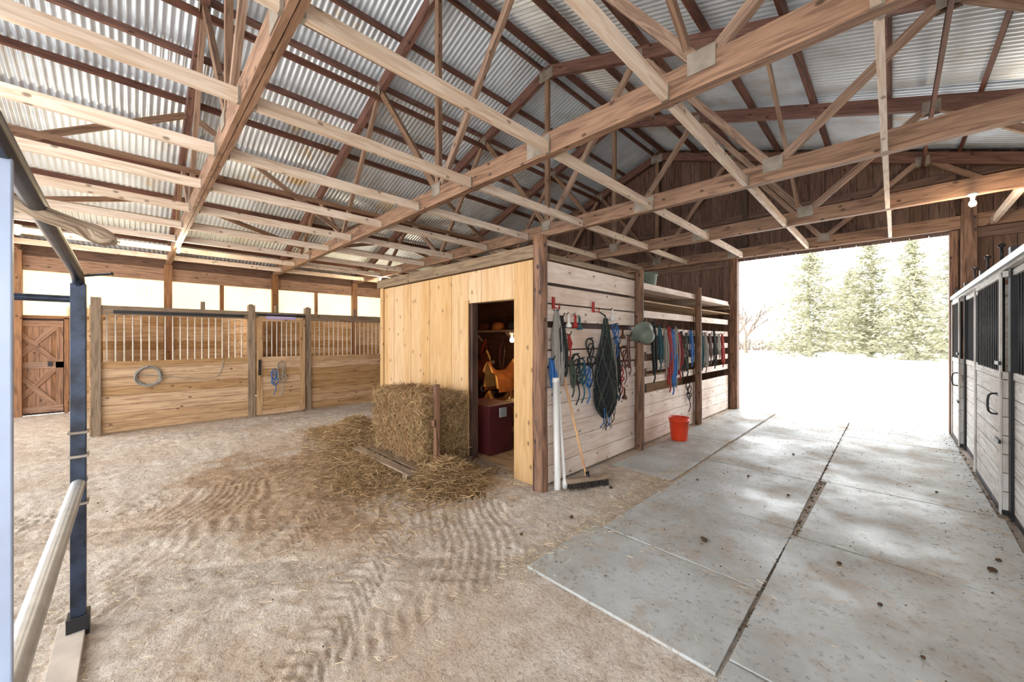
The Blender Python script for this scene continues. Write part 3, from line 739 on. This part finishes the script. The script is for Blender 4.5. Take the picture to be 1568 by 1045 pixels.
# ---- pallet, bale, stake
b=MB()
for x in(-4.85,-4.2,-3.62): b.box(x,x+.09,2.0,2.85,.0,.09,'stalldark',axis=1)
for k in range(6): b.box(-4.87,-3.5,2.0+k*.148,2.0+k*.148+.1,.09,.11,'stalldark',axis=0)
b.obj('wooden_pallet')
def straw(b,p,L,r,mat,d=None):
    if d is None:
        a=R(0,6.283); d=V((math.cos(a),math.sin(a),R(-.2,.2)))
    d=d.normalized(); s=d.cross(V((R(-1,1),R(-1,1),R(-1,1)))).normalized()*r
    q=V((R(-1,1),R(-1,1),R(-.6,.6)))*L*.12
    p=V(p); a,m_,c=p-d*L/2,p+q,p+d*L/2
    b.poly([a-s,m_-s,c,m_+s,a+s],mat)
def bale(x0,x1,y0,y1,z0,z1,ns,name='hay_bale'):
    b=MB(); c=V(((x0+x1)/2,(y0+y1)/2,(z0+z1)/2)); h=V(((x1-x0)/2,(y1-y0)/2,(z1-z0)/2))
    nn=14
    for ax in range(3):
        for sg in(-1,1):
            def fn(u,v,ax=ax,sg=sg):
                q=[0,0,0]; q[ax]=sg; q[(ax+1)%3]=(u*2-1)*(sg); q[(ax+2)%3]=v*2-1
                q=V(q); 
                l=(abs(q.x)**8+abs(q.y)**8+abs(q.z)**8)**(1/8); q=q/l
                p=V((c.x+q.x*h.x,c.y+q.y*h.y,c.z+q.z*h.z))
                o=noise.noise(p*9)*.022+noise.noise(p*22)*.012
                return p+V((q.x,q.y,q.z))*o
            b.grid(fn,nn*2,nn*2,'haycore')
    for i in range(ns):
        ax=random.choice([0,0,1,1,2]); sg=random.choice([-1,1])
        if ax==2: sg=1
        if ax==1: sg=-1 if random.random()<.85 else 1
        q=V((R(-1,1),R(-1,1),R(-1,1))); q[ax]=sg*R(.97,1.06)
        p=V((c.x+q.x*h.x,c.y+q.y*h.y,c.z+q.z*h.z))
        d=V((R(-1,1),R(-1,1),R(-1,1))); d[ax]*=.5
        straw(b,p,R(.05,.18),R(.0012,.0025),'hay',d)
    for xx in(.3,.7):
        X=x0+(x1-x0)*xx
        b.tube([(X,y0-.012,z0+.02),(X,y0-.012,z1-.01),(X,y0+.02,z1+.012),(X,y1-.02,z1+.012),(X,y1+.01,z0+.02)],.004,'tanleather',5)
    b.obj(name)
bale(-4.78,-3.60,2.24,2.82,.115,.50,6500); bale(-4.74,-3.58,2.22,2.80,.505,.87,7500)
b=MB(); b.box(-3.545,-3.49,2.33,2.38,.0,1.0,'post',axis=2); b.box(-3.55,-3.48,2.30,2.34,.55,.62,'post'); b.obj('wooden_stake')
b=MB()
def pile(cx,cy,rx,ry,h,n,sp=.5):
    for i in range(n):
        a=R(0,6.283); r=min(2.2,abs(random.gauss(0,.62))); x=cx+rx*r*math.cos(a); y=cy+ry*r*math.sin(a)
        z=max(.004,h*math.exp(-r*r*1.4)*R(.1,1)+.006)
        if -4.82<x<-3.55 and 2.2<y<2.85: continue
        if y>2.86 and x>-5.9 and x<-2.45: continue
        straw(b,(x,y,z),R(.07,.22),R(.0012,.0028),'hay',V((R(-1,1),R(-1,1),R(-.35,.35))))
def mound(cx,cy,rx,ry,h):
    b.grid(lambda u,v:(cx+rx*1.2*v*math.cos(6.283*u),min(2.86,cy+ry*1.2*v*math.sin(6.283*u)),h*.85*max(0,math.exp(-(1.2*v)**2*1.6)-.1)*(1+.5*noise.noise(V((cx+u*9,v*7,0))))-.01),40,12,'haycore',closeu=True)
pile(-3.25,2.3,.44,.42,.26,7500); mound(-3.25,2.38,.42,.36,.18)
pile(-5.45,2.3,.85,.45,.38,12000); mound(-5.45,2.42,.8,.4,.30)
pile(-4.4,1.95,1.1,.28,.10,4500)
pile(-6.4,2.2,.5,.35,.05,1500)
pile(-3.9,1.6,1.5,.5,.01,2000)
b.obj('loose_hay')
b=MB()
for i in range(9500):
    x=R(-8.6,-1.6) if random.random()<.6 else R(-3.4,-1.5); y=R(-.6,8.5) if x>-2.3 else R(-.8,2.8)
    if x<-6 and random.random()<.5: y=R(2.8,8.5)
    if i>7800: x=R(-1.82,-1.6); y=R(1.7,4.5)
    if 7200<i<7800: x=R(-2.35,-1.7); y=R(2.9,4.0)
    straw(b,(x,y,R(.006,.014)),R(.02,.08),R(.0008,.0018),'straw',V((R(-1,1),R(-1,1),R(-.06,.06))))
for i in range(2600):
    x=R(-1.6,.6);y=R(.8,9)
    if i%3==0: x=random.choice([-.545,.6,-1.6])+random.gauss(0,.06)
    if i%5==0: y=random.choice([2.64,3.67,3.55,5.03,5.1])+random.gauss(0,.07)
    if i%11==0: x=.45+random.gauss(0,.12); y=4.6+random.gauss(0,.5)
    straw(b,(x,y,.016),R(.012,.06),R(.0008,.0018),'straw',V((R(-1,1),R(-1,1),0)))
b.obj('scattered_straw')
b=MB()
def clod(x,y,z,s):
    def fn(u,v):
        a=6.283*u; t=math.pi*v; d=V((math.sin(t)*math.cos(a),math.sin(t)*math.sin(a),math.cos(t)*.7)); r=s*(1+.35*noise.noise(d*2+V((x*9,y*9,0)))); return V((x,y,z))+d*r
    b.grid(fn,9,6,'clod',closeu=True)
for x,y,s in((-.98,2.98,.022),(-1.0,3.0,.014),(-.25,3.3,.014),(.02,2.1,.013),(-.05,2.95,.012),(.45,3.9,.022),(.5,4.1,.015),(-1.1,4.7,.013),(.3,5.5,.012),(-.9,6.0,.014),(-1.9,2.6,.018),(-2.0,3.4,.02),(-2.0,2.1,.014),(-1.45,4.2,.012),(.1,2.6,.01),(-.7,4.4,.012)):
    clod(x,y,.02 if x>-1.6 else .01,s)
for i in range(220): 
    x=R(-1.6,.6);y=R(1.2,9); clod(x,y,.013,R(.002,.006))
for i in range(200):
    clod(R(-7,-1.9),R(-.5,2.8),.006,R(.003,.006))
for i in range(420):
    y=R(2,9); clod(R(.5,.66) if i%2 else R(-.56,-.53)+(.02 if 3.6<y<5 else 0),y,.008,R(.004,.010))
b.obj('manure_clods')

# ---- gate at left foreground
b=MB(); GY=-.19
b.box(-2.965,-2.905,GY-.027,GY+.027,.0,1.78,'navy',axis=2)
for z in(.90,.66,1.02): b.box(-2.98,-2.89,GY-.036,GY+.036,z,z+.012,'plate')
b.box(-2.98,-2.89,GY-.04,GY+.04,.0,.10,'black')
b.tube(smooth([(-2.94,GY,1.72),(-2.9,GY,1.80),(-2.7,GY,1.835),(-1.9,GY,1.87),(-.95,GY,1.92)],4),.024,'navy',10)
b.cyl((-2.94,GY,1.70),(-2.94,GY-.26,1.70),.018,'navy',10)
b.cyl((-3.0,GY,.765),(-.95,GY,.74),.027,'silver',20)
b.cyl((-2.94,GY+.0,1.82),(-2.88,GY+.12,1.84),.007,'black',8)
b.box(-1.335,-1.315,GY-.012,GY+.012,0,1.93,'postblue',axis=2)
b.box(-3.0,-.9,GY-.075,GY+.025,-.02,.03,'concbase',axis=0)
b.obj('corral_gate',bevel=.003)
b=MB(); pts=[];rs=[]
for i in range(26):
    t=i/25; p=V((-1.60,-.46,1.985)).lerp(V((-1.77,-.035,1.80)),t)+V((.006*math.sin(t*9),0,.008*math.sin(t*7+1)))
    pts.append(p); rs.append(.022+.004*noise.noise(V((t*8,0,0)))+(.006*math.exp(-((t-.9)/.07)**2)) )
rs[-1]=.008
b.tube(pts,rs,'rough_wood',12)
for k in range(16):
    p=pts[-3]; b.tube([p+V((R(-.01,.01),0,R(-.012,.012))),p+V((R(-.02,.01),R(.02,.045),R(-.03,.008)))],[.004,.001],'rough_wood',4)
b.obj('wooden_pole')

# ---- outside trees
def conifer(x,y,H,Rr,seed):
    random.seed(seed); b=MB()
    b.tube([(x,y,-.1),(x+R(-.2,.2),y,H*.5),(x,y,H)],[.2,.12,.02],'leaf',8)
    z=.3
    while z<H:
        rad=Rr*min(1,(1-z/H)*1.5)**.8*R(.6,1.15); nb=10
        for k in range(nb):
            a=R(0,6.283); L=rad*R(.5,1.15); dz=-.06*L+R(-.3,.6)
            e=V((x+L*math.cos(a),y+L*math.sin(a),z+dz)); s=V((x,y,z))
            b.tube([s,e],[.03,.008],'leaf',3,caps=False)
            n=int(5+L*8)
            for j in range(n):
                t=R(.15,1.05); p=s.lerp(e,t)+V((R(-.28,.28),R(-.28,.28),R(-.2,.22)))
                d=V((math.cos(a+R(-.9,.9)),math.sin(a+R(-.9,.9)),R(-.6,.5)))
                straw(b,p,R(.2,.45),R(.03,.065),'leaf',d)
        z+=H*.026+.07
    b.obj('conifer_tree')
conifer(-5.0,41,9.6,3.6,1); conifer(-1.4,45,10.2,3.4,2); conifer(1.0,40,8.6,2.8,3); conifer(-3.0,52,8.6,3.8,4); conifer(3.6,46,10,3.2,5)
def bare(x,y,H,seed):
    random.seed(seed); b=MB()
    def br(p,d,L,r,dep):
        q=p+d*L; m=(p+q)/2+V((R(-1,1),R(-1,1),R(-1,1)))*L*.06
        b.tube([p,m,q],[r,r*.8,r*.6],'twig',4 if dep<3 else 3,caps=False)
        if dep>5: return
        for k in range(3 if dep<2 else 2+(random.random()<.5)):
            dd=(d+V((R(-1,1),R(-1,1),R(-.3,.6)))*.75).normalized(); br(q,dd,L*R(.6,.8),r*.66,dep+1)
    br(V((x,y,-.1)),V((0,0,1)),H*.26,H*.03,0); b.obj('bare_tree')
bare(-10.5,38,5.5,11); bare(-13.0,42,7.0,12); bare(-9.2,35,5.2,13); bare(-11.2,47,7,14); bare(-16.5,44,7.5,15)
random.seed(5)
b=MB()
for i in range(6000):
    x=R(-26,12); y=R(58,62); h=1.1+.9*noise.noise(V((x*.4,0,0)))
    straw(b,(x,y,R(0,1)**1.3*h*1.3),R(.3,.7),R(.02,.05),'twig',V((R(-.6,.6),R(-.6,.6),1)))
b.obj('hedge_row')

# ---- light
w=bpy.data.worlds.new('World'); bpy.context.scene.world=w; w.use_nodes=True
bg=w.node_tree.nodes['Background']; bg.inputs[0].default_value=(.94,.97,1,1); bg.inputs[1].default_value=5.2
s=bpy.data.lights.new('sun','SUN'); s.energy=4.5; s.angle=math.radians(1.5); s.color=(1,.95,.86)
so=bpy.data.objects.new('sun',s); bpy.context.scene.collection.objects.link(so)
so.rotation_euler=V((.8,.10,-.6)).to_track_quat('-Z','Y').to_euler(); so.location=(-30,0,25)
# ---- camera
cd=bpy.data.cameras.new('camera'); cam=bpy.data.objects.new('camera',cd); bpy.context.scene.collection.objects.link(cam)
cam.location=(0,0,1.5); cam.rotation_euler=(math.pi/2,0,math.pi/4)
cd.sensor_width=36; cd.lens=13.385; cd.shift_y=-.0022; cd.clip_start=.05; cd.clip_end=400
bpy.context.scene.camera=cam
bpy.context.scene.view_settings.view_transform='Standard'
bpy.context.scene.view_settings.look='None'
